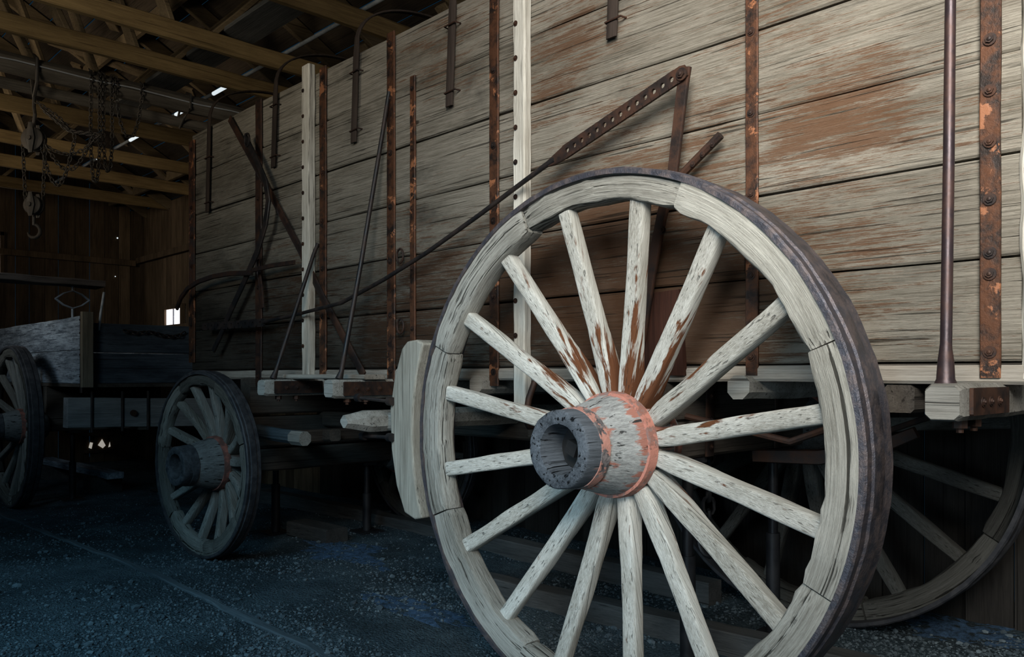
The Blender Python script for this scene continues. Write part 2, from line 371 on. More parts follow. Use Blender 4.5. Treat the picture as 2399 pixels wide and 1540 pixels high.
# ------------------------------------------------------------------ wheels (local: +y inward, face at y=0)
def make_wheel(root, name, c, Rr, ns, off, rotz=0.0, tw=.2, fh=.105, fw=.105, tt=.024, hk=1.0, tones=0.0, label=None, dull=False, sk=1.0):
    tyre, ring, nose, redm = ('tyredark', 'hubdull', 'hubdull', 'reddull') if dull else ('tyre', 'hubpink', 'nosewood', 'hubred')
    Ri = Rr-tt-fh; nseg = ns//2
    b = MB(); per = 18
    for sgi in range(nseg):
        a0 = 2*PI*sgi/nseg+off+PI/ns; a1 = a0+2*PI/nseg-.006
        e = random.uniform(-.009, .009); e2 = random.uniform(-.012, .012)
        b.pv = (random.uniform(-.2, .12)+tones, random.random(), 0, 1); rings = []
        for i in range(per+1):
            a = a0+(a1-a0)*i/per; r = []
            ri = Ri+e2+.012*noise.noise(V((a*6, sgi*3.1, 0)))
            y0 = .010+e+.006*noise.noise(V((a*8, 5, sgi))); y1 = y0+fw; k = .018
            if i in (0, per): ri += .007; y0 += .004
            for y, q in ((y0+k, ri), (y1-k, ri), (y1-k*.3, ri+k*.3), (y1, ri+k), (y1, Rr-tt), (y0, Rr-tt), (y0, ri+k), (y0+k*.3, ri+k*.3)):
                nz = noise.noise(V((a*22, y*40, q*30+sgi)))*.0055
                r.append(V((math.sin(a)*(q+nz*(q < Rr-tt-.01)), y+nz, math.cos(a)*(q+nz*(q < Rr-tt-.01)))))
            rings.append(r)
        b.loft(rings)
    rim = b.build(name, 'felloe', keep=True)
    place(rim, c, root); rim.rotation_euler = (0, 0, rotz)
    if label: rim['label'] = label
    b = MB(); w2 = tw/2
    b.lathe([(0, Rr-tt), (0, Rr-.007), (.006, Rr-.001), (w2*.45, Rr-.003), (w2*.52, Rr+.004), (w2*1.25, Rr+.004), (w2*1.32, Rr-.002), (tw-.007, Rr), (tw, Rr-.007), (tw, Rr-tt)], 160, closed=True)
    for v in b.bm.verts:
        p = v.co; n_ = noise.noise(p*9)*.0030+noise.noise(p*30)*.0024; l = math.hypot(p.x, p.z)
        if l > Rr-.012: p.x *= 1+n_/l; p.z *= 1+n_/l
        p.y += noise.noise(p*7+V((3, 3, 3)))*.004
    b.build('tyre', tyre, rim, keep=True)
    h = lambda L: [(y*hk, r*hk) for y, r in L]
    b = MB(); prof = h([(-.16, .108), (-.075, .142), (-.06, .15), (-.03, .160), (.0, .168), (.03, .176), (.06, .184), (.09, .191), (.13, .197), (.17, .198), (.26, .196), (.32, .18), (.40, .15), (.42, .13), (.42, .05)])
    rings = [[V((math.cos(2*PI*k/56)*r, y, math.sin(2*PI*k/56)*r)) for k in range(56)] for y, r in prof]
    pk = [max(0, 1-(y/hk+.045)/.07) if y/hk < .04 else (.45 if y/hk < .07 else .95) for y, r in prof]
    b.loft(rings, caps=False, pvs=[[(tones, 0, 0 if dull else q, 1)]*56 for q in pk])
    b.build('hub', 'hubwood', rim, keep=True)
    b = MB(); prof = h([(-.085, .150), (-.12, .148), (-.165, .146), (-.174, .143), (-.178, .137), (-.178, .106), (-.172, .094), (-.14, .088), (-.06, .084), (-.06, .146)])
    rings = [[V((math.cos(2*PI*k/64)*r, y, math.sin(2*PI*k/64)*r)) for k in range(64)] for y, r in prof]
    b.loft(rings, caps=False, pvs=[[(0, 0, max(0, 1-abs(y/hk+.09)/.07) if r/hk > .14 else 0, 1)]*64 for y, r in prof])
    for v in b.bm.verts: v.co += noise.noise_vector(v.co*24)*.003
    b.build('hub_nose', nose, rim, keep=True)
    b = MB(); b.lathe(h([(-.06, .086), (-.055, .02), (-.055, .0001)]), 32); b.build('hub_bore', 'hole', rim, keep=True)
    b = MB(); b.lathe(h([(-.105, .13), (-.105, .1515), (-.062, .156), (-.062, .13)]), 56, closed=True)
    for v in b.bm.verts: v.co += noise.noise_vector(v.co*34)*.002
    o = b.build('hub_band', ring, rim, keep=True); o['label'] = 'dull dark hub band' if dull else 'chipped pink painted hub band'
    for y0 in (.110, .285):
        b = MB(); b.lathe(h([(y0, .17), (y0, .205 if y0 < .2 else .196), (y0+.044, .210 if y0 < .2 else .19), (y0+.044, .17)]), 48, closed=True)
        for v in b.bm.verts: v.co += noise.noise_vector(v.co*30)*.002
        o = b.build('hub_band', redm, rim, keep=True); o['label'] = 'red painted hub band'
    b = MB()
    rings = [[V((math.cos(PI/2*k+.4)*.036*hk, y*hk, math.sin(PI/2*k+.4)*.036*hk)) for k in range(4)] for y in (-.05, -.105)]
    b.loft(rings); b.build('axle_nut', 'hole', rim, keep=True)
    r0, r1 = .178*hk, Ri+.016; y0, y1 = .208*hk, .066; me = None
    for k in range(ns):
        if k % 2 == 0:
            pw_ = 1.0 if k in (0, ns-2) else (.72 if k in (2, ns-4) else .36)
            if dull: pw_ = 0
            side = 1 if (k >= ns//2 or k < 2) else -1
            b = MB(); m = 26; rings = []; pvs = []; sd = random.random()*50
            for i in range(m+1):
                t = i/m; r = r0+(r1-r0)*t; y = y0+(y1-y0)*t
                wx = (.0325+.0045*(1-t)) * (1 if t > .12 else .84+.16*t/.12); wy = .031+.020*max(0, 1-t*2.6)
                wx *= (.8+.2*Rr)*sk
                ring = []; pr = []
                for j in range(24):
                    a = 2*PI*j/24; ca, sa = math.cos(a), math.sin(a)
                    pw = .36 if t < .35 else .42
                    x = wx*math.copysign(abs(ca)**pw, ca); yy = wy*math.copysign(abs(sa)**pw, sa)
                    p = V((x, y+yy, r)); p += noise.noise_vector(V((x*16+sd, yy*16, r*6)))*.004
                    ring.append(p)
                    pr.append((tones, 0, pw_*(.55+.45*max(0, min(1, .5+ca*side*1.2)))*max(0, 1.12-t*1.0)*(1.1 if ca*side > -.1 else .65), 1))
                rings.append(ring); pvs.append(pr)
            b.loft(rings, pvs=pvs); o = b.build('spoke', 'spoke', rim, keep=True, ang=45); me = o.data
        else:
            o = bpy.data.objects.new('spoke', me); COL.objects.link(o); o.parent = rim
        o.rotation_euler = (0, off+2*PI*k/ns+random.uniform(-.012, .012), 0)
    return rim

# ================================================================== SETTING
b = MB(); nx, ny = 260, 150; X0, X1, Y0, Y1 = -14.2, 3.5, -6.0, 2.6
g = [[b.vert(V((X0+(X1-X0)*i/nx, Y0+(Y1-Y0)*j/ny, gz(X0+(X1-X0)*i/nx, Y0+(Y1-Y0)*j/ny)))) for j in range(ny+1)] for i in range(nx+1)]
for i in range(nx):
    for j in range(ny): b.face([g[i][j], g[i+1][j], g[i+1][j+1], g[i][j+1]])
tag(b.build('floor', 'ground', keep=True), kind='structure')

XE, YS, ZT = -13.3, 2.02, 3.74
def board_wall(name, fixed, a0, a1, z0, z1f, along, m='wallZ'):
    b = MB(); a = a0
    while a < a1-.02:
        w = random.uniform(.17, .26); e = min(a+w, a1); b.pv = rv(.35); o = random.uniform(0, .012); md = (a+e)/2
        if along == 'Y': b.beam((fixed-.012-o, md, z0), (fixed-.012-o, md, z1f(md)), e-a-.006, .022, up=(1, 0, 0), ch=.002)
        else: b.beam((md, fixed+.012+o, z0), (md, fixed+.012+o, z1f(md)), .022, e-a-.006, up=(1, 0, 0), ch=.002)
        a = e
    return tag(b.build(name, m, smooth=False), kind='structure')
roofz = lambda y: 3.86+.55*(2.1-max(y, -3.4)) if y > -3.4 else 3.86+.55*5.5-.55*(-3.4-y)
wl = board_wall('wall_left', XE, -6.2, 2.1, -.05, lambda y: roofz(y)-.05, 'Y')
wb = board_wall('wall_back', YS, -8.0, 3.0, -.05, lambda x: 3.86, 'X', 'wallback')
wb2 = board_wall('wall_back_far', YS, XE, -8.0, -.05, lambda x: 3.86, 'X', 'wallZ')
b = MB()
for z in (1.95, 3.05): b.box(XE+.02, -6.9, YS-.07, YS-.005, z, z+.09, n=8, jit=.004)
b.build('wall_girt', 'wallZ', wb2)
b = MB()
for z in (1.95, 3.05): b.beam((XE+.035, -6, z), (XE+.035, YS-.08, z), .06, .09, n=8, jit=.004)
b.build('wall_girt', 'wallZ', wl)
# roof boards
b = MB(); y = 2.3
while y > -3.3:
    w = random.uniform(.19, .26); b.pv = rv(.3); ym = y-w/2
    b.beam((-13.6, ym, roofz(ym)+.02), (-.6, ym, roofz(ym)+.02), w*1.14-.01, .022, up=(0, .55, 1), n=6, jit=.004)
    y -= w
y = -3.42
while y > -6.4:
    w = .24; b.pv = rv(.3); ym = y-w/2
    b.beam((-13.6, ym, roofz(ym)+.02), (-.6, ym, roofz(ym)+.02), w*1.14-.01, .022, up=(0, -.55, 1)); y -= w
ceil = tag(b.build('ceiling', 'roof'), kind='structure')
TX = [-3.75, -4.9, -5.98, -6.66, -7.55, -8.65, -9.85, -11.0, -12.2]
for i, x in enumerate(TX+[-2.6, -13.1]):
    b = MB(); b.pv = rv(.2); b.beam((x+.06, 2.05, roofz(2.05)-.09), (x+.06, -3.38, roofz(-3.38)-.09), .05, .14, up=(0, .55, 1), n=12, jit=.006); b.build('rafter', 'rafter', ceil)
    if i < 9:
        for (ya, yb, zb) in ((1.62, 1.25, roofz(1.25)-.15), (-.1, .55, roofz(.55)-.15), (-.9, -1.9, roofz(-1.9)-.15), (-.4, -.95, roofz(-.95)-.15)):
            b = MB(); b.pv = rv(.2); b.beam((x-.05, ya, 3.86), (x-.05, yb, zb), .04, .13, up=(1, 0, 0), n=6, jit=.004); b.build('truss_web', 'rafter', ceil)
for x0_, x1_, ya, yb in ((-4.95, -6.0, -.6, .5), (-6.0, -4.95, -1.6, -.5), (-7.6, -8.65, -.9, .1), (-8.65, -9.85, .9, -.2), (-9.9, -11.0, .1, 1.0), (-6.7, -7.55, .2, -.9)):
    b = MB(); b.pv = rv(.2); b.beam((x0_, ya, roofz(ya)-.2), (x1_, yb, roofz(yb)-.2), .12, .03, up=(0, .55, 1), n=8, jit=.006); b.build('wind_brace', 'rafter', ceil)
for y_ in (1.55, .2):
    b = MB(); b.beam((-13.2, y_, roofz(y_)-.22), (-.8, y_, roofz(y_)-.22), .05, .13, n=12, jit=.006); b.build('purlin', 'rafter', ceil)
ordn = ['nearest the camera', 'second from the camera', 'third from the camera', 'fourth from the camera', '', 'sixth from the camera, just behind the hoist', 'seventh from the camera', 'eighth from the camera, next to last', 'farthest from the camera by the end wall']
for x, w in zip(TX, ordn):
    b = MB(); b.pv = rv(.15); hh = random.uniform(.125, .155)
    if x == -7.55:
        b.beam((x, YS, ZT+.08), (x, -5.2, ZT+.08), .14, .16, n=30, ch=.045, jit=.012, fr=2.0)
        tag(b.build('tie_beam', 'log'), 'thick grey log-like roof beam, fifth from the camera, carrying the chain hoist', 'beam', 'roof tie beams')
    else:
        b.beam((x, YS, ZT+hh/2), (x, -5.2, ZT+hh/2), .055, hh, n=24, jit=.008, fr=2.0)
        tag(b.build('tie_beam', 'beam'), 'rough golden brown roof tie beam, '+w, 'beam', 'roof tie beams')
# pole lashed to the back of the log beam
pr_ = thing('pole', (-7.71, -1.6, ZT-.04), 'long round pole lashed behind and below the grey log beam', 'pole')
b = MB(); b.tube([V((-7.71+.008*math.sin(k*1.3), 1.95-.35*k, ZT-.045+.008*math.sin(k*.9))) for k in range(20)], .048, 12); b.build('shaft', 'log', pr_)
for y_ in (1.2, .36, -2.2):
    b = MB(); b.tube([(-7.47, y_, ZT+.02), (-7.47, y_, ZT+.15), (-7.55, y_, ZT+.180), (-7.65, y_, ZT+.15), (-7.77, y_, ZT-.03), (-7.71, y_, ZT-.105), (-7.60, y_, ZT-.03)], .011, 8, closed=True); b.build('lashing', 'chain', pr_)
# windows
x0, x1 = at(390, 745, YS-.03).x, at(426, 745, YS-.03).x; z0, z1 = at(407, 767, YS-.03).z, at(407, 724, YS-.03).z
b = MB(); t = .06
b.box(x0-t, x1+t, YS-.06, YS-.004, z1, z1+t); b.box(x0-t, x1+t, YS-.06, YS-.004, z0-t, z0); b.box(x0-t, x0, YS-.06, YS-.004, z0, z1); b.box(x1, x1+t, YS-.06, YS-.004, z0, z1)
wf = tag(b.build('window_1', 'wallZ'), kind='structure')
b = MB(); b.box(x0, x1, YS-.03, YS-.02, z0, z1); b.build('pane', 'pane', wf)
b = MB(); b.box((x0+x1)/2-.012, (x0+x1)/2+.012, YS-.045, YS-.031, z0, z1); b.build('muntin', 'caliper', wf)
b = MB(); b.beam((XE+.03, -.9, 2.65), (XE+.03, .17, 2.65), .04, .06); b.beam((XE+.03, -.9, 3.3), (XE+.03, .17, 3.3), .04, .06); b.beam((XE+.03, .14, 2.62), (XE+.03, .14, 3.33), .04, .06, up=(0, 1, 0)); b.beam((XE+.03, -.87, 2.62), (XE+.03, -.87, 3.33), .04, .06, up=(0, 1, 0))
wf = tag(b.build('window_2', 'wallZ'), kind='structure')
b = MB(); b.beam((XE+.02, -.85, 2.975), (XE+.02, .11, 2.975), .012, .6); b.build('pane', 'pane', wf)
# low daylight gap in the end wall under the low wagon
q = atX(232, 1037, XE)
b = MB(); b.beam((XE+.02, q.y-.22, q.z+.13), (XE+.02, q.y+.2, q.z+.13), .03, .05); b.beam((XE+.02, q.y-.22, q.z-.13), (XE+.02, q.y+.2, q.z-.13), .03, .05)
wf = tag(b.build('window_3', 'wallZ'), kind='structure')
for pts in (((-.15, -.07), (-.11, -.09), (-.09, .0), (-.13, .01)), ((-.02, -.04), (.05, -.09), (.09, -.05), (.04, .05)), ((.13, -.08), (.16, -.07), (.15, .0))):
    b = MB(); b.prism([(XE+.008, q.y+y, q.z+z) for y, z in pts], (.006, 0, 0)); b.build('pane', 'dimgap', wf)
for px, py, r in ((275, 558, .012), (270, 613, .014), (270, 648, .008)):
    b = MB(); q = atX(px, py, XE+.016); b.tube([q, q+V((.006, 0, 0))], r, 8); b.build('knot_hole', 'day_glow', wl)

# ================================================================== FREIGHT WAGON
fw = thing('freight_wagon', (-3.6, .6, 0), 'tall weathered plank freight wagon with huge wooden spoked wheel in front', 'wagon')
BX0, BX1, BW = -6.58, -.70, 1.2
zl = [1.35, 1.67, 1.98, 2.285, 2.60, 2.925, 3.26]
ST = []
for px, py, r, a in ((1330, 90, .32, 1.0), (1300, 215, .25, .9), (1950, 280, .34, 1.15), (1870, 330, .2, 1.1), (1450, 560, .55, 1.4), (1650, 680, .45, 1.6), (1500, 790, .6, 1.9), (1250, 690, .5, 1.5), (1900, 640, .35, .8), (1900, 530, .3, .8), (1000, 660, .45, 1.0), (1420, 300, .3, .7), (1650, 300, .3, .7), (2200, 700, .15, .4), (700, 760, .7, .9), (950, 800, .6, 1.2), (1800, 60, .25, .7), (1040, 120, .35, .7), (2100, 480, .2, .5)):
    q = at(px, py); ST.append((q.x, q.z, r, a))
def panel(y0, y1, name, m):
    b = MB()
    for i in range(6):
        b.pv = (random.uniform(-.14, .08), random.random(), 0, 1)
        b.box(BX0, BX1, y0+random.uniform(-.003, .003), y1, zl[i]+.0035, zl[i+1]-.0035, n=90, ch=.007, jit=.005, fr=2.2)
    # board wear plus painted shade: extra vertices so stain, dirt and shade vary over plank height
    es = [e for e in b.bm.edges if abs((e.verts[0].co-e.verts[1].co).z) > .2]
    bmesh.ops.subdivide_edges(b.bm, edges=es, cuts=3, use_grid_fill=True)
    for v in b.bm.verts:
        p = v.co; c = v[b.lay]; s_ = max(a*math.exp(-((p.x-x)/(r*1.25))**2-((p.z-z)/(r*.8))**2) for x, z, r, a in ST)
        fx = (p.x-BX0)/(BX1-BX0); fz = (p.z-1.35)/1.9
        grime_shade = -.44*(1-fx)*(1-.55*fz)-.66*max(0, 1-fz*1.65)*(1-.68*fx**2)+.14*fx  # dirt plus light falloff painted into the boards, darker low and left
        v[b.lay] = (max(-.88, c[0]+grime_shade), c[1], s_, 1)
    return b.build(name, m, fw)
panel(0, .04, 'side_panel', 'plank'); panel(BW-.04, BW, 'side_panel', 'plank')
for x in (BX0+.03, BX1-.05):
    b = MB()
    for i in range(6):
        b.pv = rv(.12); b.beam((x, .045, (zl[i]+zl[i+1])/2), (x, BW-.045, (zl[i]+zl[i+1])/2), .04, zl[i+1]-zl[i]-.008, n=12, jit=.003)
    b.build('end_panel', 'plankY', fw)
b = MB(); b.box(BX0, BX1, .0, BW, 1.315, 1.348); b.build('floor_board', 'darkwoodX', fw)
for y in (-.012, BW-.04):
    b = MB(); b.box(-6.5, BX1+.02, y, y+.05, 1.285, 1.343, n=50, ch=.01, jit=.006); b.build('sill', 'sillwood', fw)
for y in (-.005, BW-.06):
    b = MB(); b.pv = (-.05, .3, 0, 1); b.beam((BX1+.025, y+.03, 1.30), (BX1+.025, y+.03, 3.28), .07, .05, up=(1, 0, 0), n=40, ch=.01, jit=.012, fr=7); b.build('corner_post', 'white', fw)
# stakes
def stake(xr, w, t, zb, zt, y0=-.001):
    b = MB(); b.pv = (random.uniform(-.05, .05), random.random(), 0, 1)
    b.beam((xr-w/2, y0-t/2, zb), (xr-w/2, y0-t/2, zt), abs(t), w, up=(1, 0, 0), n=60, ch=.007, jit=.004, fr=9)
    return b.build('stake', 'white', fw)
for (xr, w, t, zb) in ((-4.685, .09, .052, 1.27), (-2.738, .078, .052, 1.17)):
    o = stake(xr, w, t, zb, 3.31)
    for k in range(11): bolt(o, (xr-w+.022, -t-.003, 1.5+k*.165), .72)
stake(-4.685, .09, -.052, 1.27, 3.31, BW+.002); stake(-2.738, .078, -.052, 1.27, 3.31, BW+.002)
# iron straps
def strap(pl, pr, yt, yb, m='rustiron', nb=7, t=.012, clampz=3.27):
    xa, xb = at(pl, 0, -.012).x, at(pr, 0, -.012).x; mid = (pl+pr)/2
    zt = min(at(mid, yt, -.012).z, clampz); zb = at(mid, yb, -.012).z; w = xb-xa
    b = MB(); b.pv = (0, random.random(), 0, 1)
    b.beam(((xa+xb)/2, -.004-t/2, zb), ((xa+xb)/2, -.004-t/2, zt), t, w, up=(1, 0, 0), n=24, ch=.003, jit=.002, fr=5)
    o = b.build('iron_strap', m, fw)
    for k in range(nb): bolt(o, ((xa+xb)/2, -.004-t, zb+.07+(zt-zb-.14)*k/max(1, nb-1)), min(1.0, w/.055))
    return o
strap(443, 456, 330, 850, nb=8)
strap(599, 613, 235, 905, 'rustbrown', 7)
strap(749, 764, 153, 880, 'rustiron', 7)
strap(907, 925, 60, 895, 'rustiron', 7)
strap(961, 973, 178, 800, 'rustiron', 5)
strap(1147, 1168, -120, 905, 'rustiron', 6)
strap(1747, 1776, -480, 880, 'rustiron', 7)
o = strap(2296, 2345, -900, 886, 'rustiron', 0, t=.014)
for py in (92, 212, 332, 467, 592, 642, 825, -30, -160): bolt(o, at(2319, py, -.02), 1.05)
# bows over the top
for px, zb in ((489, 2.58), (644, 2.74), (833, 2.71), (1058, 2.72), (1440, 2.76)):
    xb = at(px, 0, -.02).x; pts = [V((xb-.012+.02*k/5, -.026+.006*k/5, zb+(3.24-zb)*k/5)) for k in range(6)]
    for k in range(1, 24):
        a = PI*k/24; pts.append(V((xb+.01, BW/2-(BW/2+.02)*math.cos(a), 3.27+.36*math.sin(a)**.8)))
    pts += [V((xb, BW+.025, 3.24-(3.24-zb)*k/5)) for k in range(6)]
    b = MB(); b.strip(pts, [.056]*6+[.042]*23+[.056]*6, .012, wdir=(1, 0, 0)); o = b.build('wagon_bow', 'bow', fw)
    for dz in (.07, .42):
        b = MB(); z = zb+dz; b.tube([(xb-.045, .0, z), (xb-.04, -.036, z), (xb+.045, -.036, z+.004), (xb+.05, .0, z+.004)], .0045, 8); b.build('staple', 'rustbrown', o)
# stay rods
b = MB(); X = -3.87
b.tube([(X+.01, -.02, 2.93), (X, -.06, 2.68), (X, -.2, 1.95), (X, -.33, 1.33), (X, -.345, 1.29)], [.012, .012, .0125, .0135, .022], 12); b.build('stay_rod', 'dkiron', fw)
b = MB(); X = -4.63
b.tube([(X, -.02, 2.15), (X, -.05, 2.08), (X, -.31, 1.34), (X, -.33, 1.29)], [.012, .012, .0135, .022], 12); b.build('stay_rod', 'dkiron', fw)
b = MB(); X = -.80
b.tube([(X, -.02, 3.2), (X, -.1, 3.1), (X, -.24, 2.8), (X, -.297, 2.4), (X, -.312, 1.9), (X, -.333, 1.40), (X, -.335, 1.385), (X, -.335, 1.35), (X, -.336, 1.30), (X, -.336, 1.288)], [.0145, .0145, .0145, .0145, .015, .0155, .0165, .021, .024, .029], 16); b.build('stay_rod', 'rod', fw)
# bolsters
def bolster(X, w=.095, za=1.185, zb=1.288, tn=0.0):
    b = MB(); b.pv = (tn, random.random(), 0, 1)
    b.beam((X, -.41, (za+zb)/2), (X, BW+.41, (za+zb)/2), w, zb-za, n=101, ch=.014, jit=.005, fr=5, tap=lambda t: (1, 1) if .004 < t < .996 else (.90, .88))
    o = b.build('bolster', 'bolster', fw)
    b = MB(); b.box(X+w/2+.002, X+w/2+.012, -.35, -.02, za+.015, zb-.012, ch=.004); o2 = b.build('iron_plate', 'rustbrown', o)
    for y in (-.27, -.20, -.12):
        bolt(o, (X+w/2+.012, y, (za+zb)/2), .8, rz=PI/2)
    for y in (-.30, -.18):
        b = MB(); b.tube([(X+.01, y, za-.035), (X+.01, y, za+.01)], .010, 8); b.tube([(X+.01, y, za-.022), (X+.01, y, za)], .02, 6); b.build('nut', 'rustbrown', o)
bolster(-3.87); bolster(-4.63); bolster(-.785, tn=-.25)
for X in (-1.6, -3.06):
    b = MB(); b.pv = (-.1, .2, 0, 1); b.beam((X, -.07, 1.265), (X, BW+.07, 1.265), .09, .09, n=40, ch=.025, jit=.006, fr=6); b.build('floor_joist', 'bolster', fw)
b = MB(); b.beam((-4.7, -.16, 1.302), (-3.80, -.16, 1.302), .14, .026, n=12, jit=.005); b.build('step_board', 'sillwood', fw)
# brake gear
b = MB(); b.perf(at(1322, 358, -.1), at(1585, 180, -.1), .062, .012, 14, .011)
e0, e1 = at(1585, 180, -.1), at(1608, 164, -.1)
b.strip([e0, e0.lerp(e1, .5), e1], [.062, .062, .045], .012, normal=(0, 1, 0))
a0, a1, a2 = at(1325, 356, -.1), at(1305, 371, -.1), at(1285, 384, -.1)
b.strip([a0, a1, a2], [.062, .05, .03], .014, normal=(0, 1, 0))
br = b.build('brake_bar', 'rustbrown', fw)
bolt(br, at(1597, 174, -.107), 1.4)
b = MB(); b.strip([at(1606, 158, -.085), at(1600, 200, -.085), at(1577, 400, -.08), at(1550, 510, -.07), at(1525, 640, -.06), at(1500, 800, -.05)], [.052, .05, .046, .046, .05, .05], .02, normal=(0, 1, 0))
o = b.build('brake_lever', 'rustbrown', fw); bolt(o, at(1552, 540, -.075), 1)
b = MB(); b.tube([at(p, q, -.1) for p, q in ((1300, 374), (1275, 390), (1240, 416), (1120, 506), (1000, 592), (900, 655), (800, 710), (700, 736), (630, 752), (618, 755))], [.015, .0125]+[.0115]*6+[.013, .015], 12); b.build('brake_rod', 'dkiron', fw)
b = MB(); b.perf(at(475, 766, -.1), at(620, 756, -.1), .055, .012, 9, .011); b.build('brake_bar', 'dkiron', fw)
b = MB(); b.beam(at(1688, 318, -.06), at(1596, 412, -.06), .03, .035, up=(0, 1, 0), n=8, ch=.01, jit=.003); o = b.build('brake_handle', 'rustbrown', fw)
for t_ in (.2, .45, .7): bolt(o, at(1688, 318, -.078).lerp(at(1596, 412, -.078), t_), .6)
b = MB(); p = [at(1505, 690, -.03), at(1590, 678, -.03), at(1602, 880, -.03), at(1440, 880, -.03)]; b.prism(p, (0, .024, 0)); b.build('lever_plate', 'redwood', fw)
b = MB(); b.strip([at(p, q, -.09) for p, q in ((574, 318), (600, 372), (622, 425), (629, 470), (622, 525), (603, 590), (570, 665), (540, 730), (515, 790), (500, 822))], [.04, .045, .05, .055, .055, .055, .05, .05, .045, .04], .016, normal=(0, 1, 0)); o = b.build('brake_lever', 'dkiron', fw)
b = MB(); c = at(579, 328, -.1); b.tube([c+V((math.cos(a*PI/6)*.035, 0, math.sin(a*PI/6)*.045)) for a in range(12)], .007, 8, closed=True); b.build('ring', 'dkiron', o)
b = MB(); b.strip([at(538, 278, -.018), at(620, 428, -.02), at(703, 585, -.02), at(760, 705, -.018), at(852, 880, -.016)], .055, .012, normal=(0, 1, 0)); b.build('diagonal_brace', 'rustbrown', fw)
b = MB(); b.strip([at(p, q, -.12) for p, q in ((414, 724), (424, 698), (440, 676), (465, 660), (500, 648), (540, 641), (590, 640))], .035, .02, normal=(0, 1, 0)); b.strip([at(590, 634, -.11), at(640, 622, -.1), at(690, 615, -.08)], .03, .014, normal=(0, 1, 0)); b.build('brake_arm', 'rustbrown', fw)
b = MB(); b.strip([at(603, 610, -.05), at(612, 680, -.05), at(615, 722, -.05)], .05, .01, normal=(0, 1, 0)); b.build('hanger', 'rustbrown', fw)
for p, q in ((937, 600), (938, 765)):
    b = MB(); c = at(p, q, -.03); b.tube([c+V((math.cos(a*PI/6)*.03, 0, math.sin(a*PI/6)*.04)) for a in range(12)], .006, 8, closed=True); b.build('ring', 'rustbrown', fw)
# rear wheels
WXr, WZr, WR = -2.043, 1.038, 1.052
make_wheel(fw, 'rear_wheel', (WXr, -.4, WZr), WR, 16, RAD(12.3), label='huge pale spoked wheel nearest the camera')
make_wheel(fw, 'rear_wheel', (WXr, BW+.4, WZr), WR, 16, RAD(4), rotz=PI, tones=-.80, dull=True)  # far wheel's colours darkened to stand for the shade behind the wagon
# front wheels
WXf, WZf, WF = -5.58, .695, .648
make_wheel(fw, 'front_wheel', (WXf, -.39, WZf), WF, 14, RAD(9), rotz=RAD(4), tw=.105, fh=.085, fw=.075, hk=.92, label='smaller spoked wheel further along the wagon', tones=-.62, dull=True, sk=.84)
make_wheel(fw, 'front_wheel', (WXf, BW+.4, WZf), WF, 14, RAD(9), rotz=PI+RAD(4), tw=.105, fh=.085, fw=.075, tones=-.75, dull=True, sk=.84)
# running gear
def gear(name, p0, p1, w, h, m='darkwoodY', up=(0, 0, 1)):
    b = MB(); b.beam(p0, p1, w, h, up=up, n=14, ch=.012, jit=.005); return b.build(name, m, fw)
gear('axle', (WXr, -.1, WZr), (WXr, BW+.1, WZr), .15, .16); gear('axle', (WXf, -.1, WZf), (WXf, BW+.1, WZf), .15, .16)
gear('axle_bolster', (WXr, -.02, 1.2), (WXr, BW+.02, 1.2), .16, .17); gear('axle_bolster', (WXf, -.04, .9), (WXf, BW+.04, .9), .15, .22); gear('axle_bolster', (WXf, -.04, 1.16), (WXf, BW+.04, 1.16), .15, .26)
gear('reach_pole', (WXf, .6, .98), (WXr-.08, .6, 1.0), .11, .11, 'darkwoodX')
for s in (-1, 1):
    gear('hound', (WXr-.06, .6+s*.42, 1.02), (WXr-1.15, .6+s*.12, 1.0), .08, .08, 'darkwoodX')
    gear('hound', (WXf+.8, .6+s*.4, .91), (WXf-1.0, .6+s*.14, .80), .08, .08, 'darkwoodX')
    b = MB(); b.strip([(WXr+.09, .6+s*.3, 1.27), (WXr+.085, .6+s*.3, .96)], .06, .012, normal=(1, 0, 0)); o = b.build('axle_clip', 'rustbrown', fw)
    for z_ in (1.22, 1.12, 1.0): bolt(o, (WXr+.094, .6+s*.3, z_), .8, rz=PI/2)
    b = MB(); b.tube([(WXr+.1, .6+s*.5, 1.14), (WXr+.55, .6+s*.48, 1.06), (BX1-.25, .6+s*.45, 1.27)], .014, 8); b.build('brace_rod', 'rustbrown', fw)
gear('tail_beam', (-1.05, .0, 1.235), (-1.05, BW, 1.235), .10, .09)
gear('cross_beam', (-4.95, -.02, .90), (-4.95, BW+.02, .90), .10, .085)
q0, q1 = at(598, 1022, -.07), at(714, 1024, -.07)
b = MB(); b.beam((q0.x, -.07, .925), (q1.x, -.07, .905), .08, .085, n=12, ch=.02, jit=.005); b.build('sway_bar', 'edge', fw)
b = MB(); b.pv = (-.3, .2, 0, 1); b.beam((q1.x-.13, -.072, .906), (q1.x+.01, -.072, .905), .085, .09, n=6, ch=.025, jit=.005); b.build('end_cap', 'bolster', fw)
gear('tongue', (WXf-.1, .6, .80), (WXf-1.6, .6, .62), .10, .10, 'darkwoodX')
b = MB(); b.beam((-3.42, -.60, 1.085), (-3.42, BW+.60, 1.085), .10, .105, n=60, ch=.028, jit=.006, fr=6, tap=lambda t: (1, 1) if .05 < t < .95 else (1-.35*(1-min(t, 1-t)/.05), 1-.42*(1-min(t, 1-t)/.05))); bb = b.build('brake_beam', 'bolster', fw)
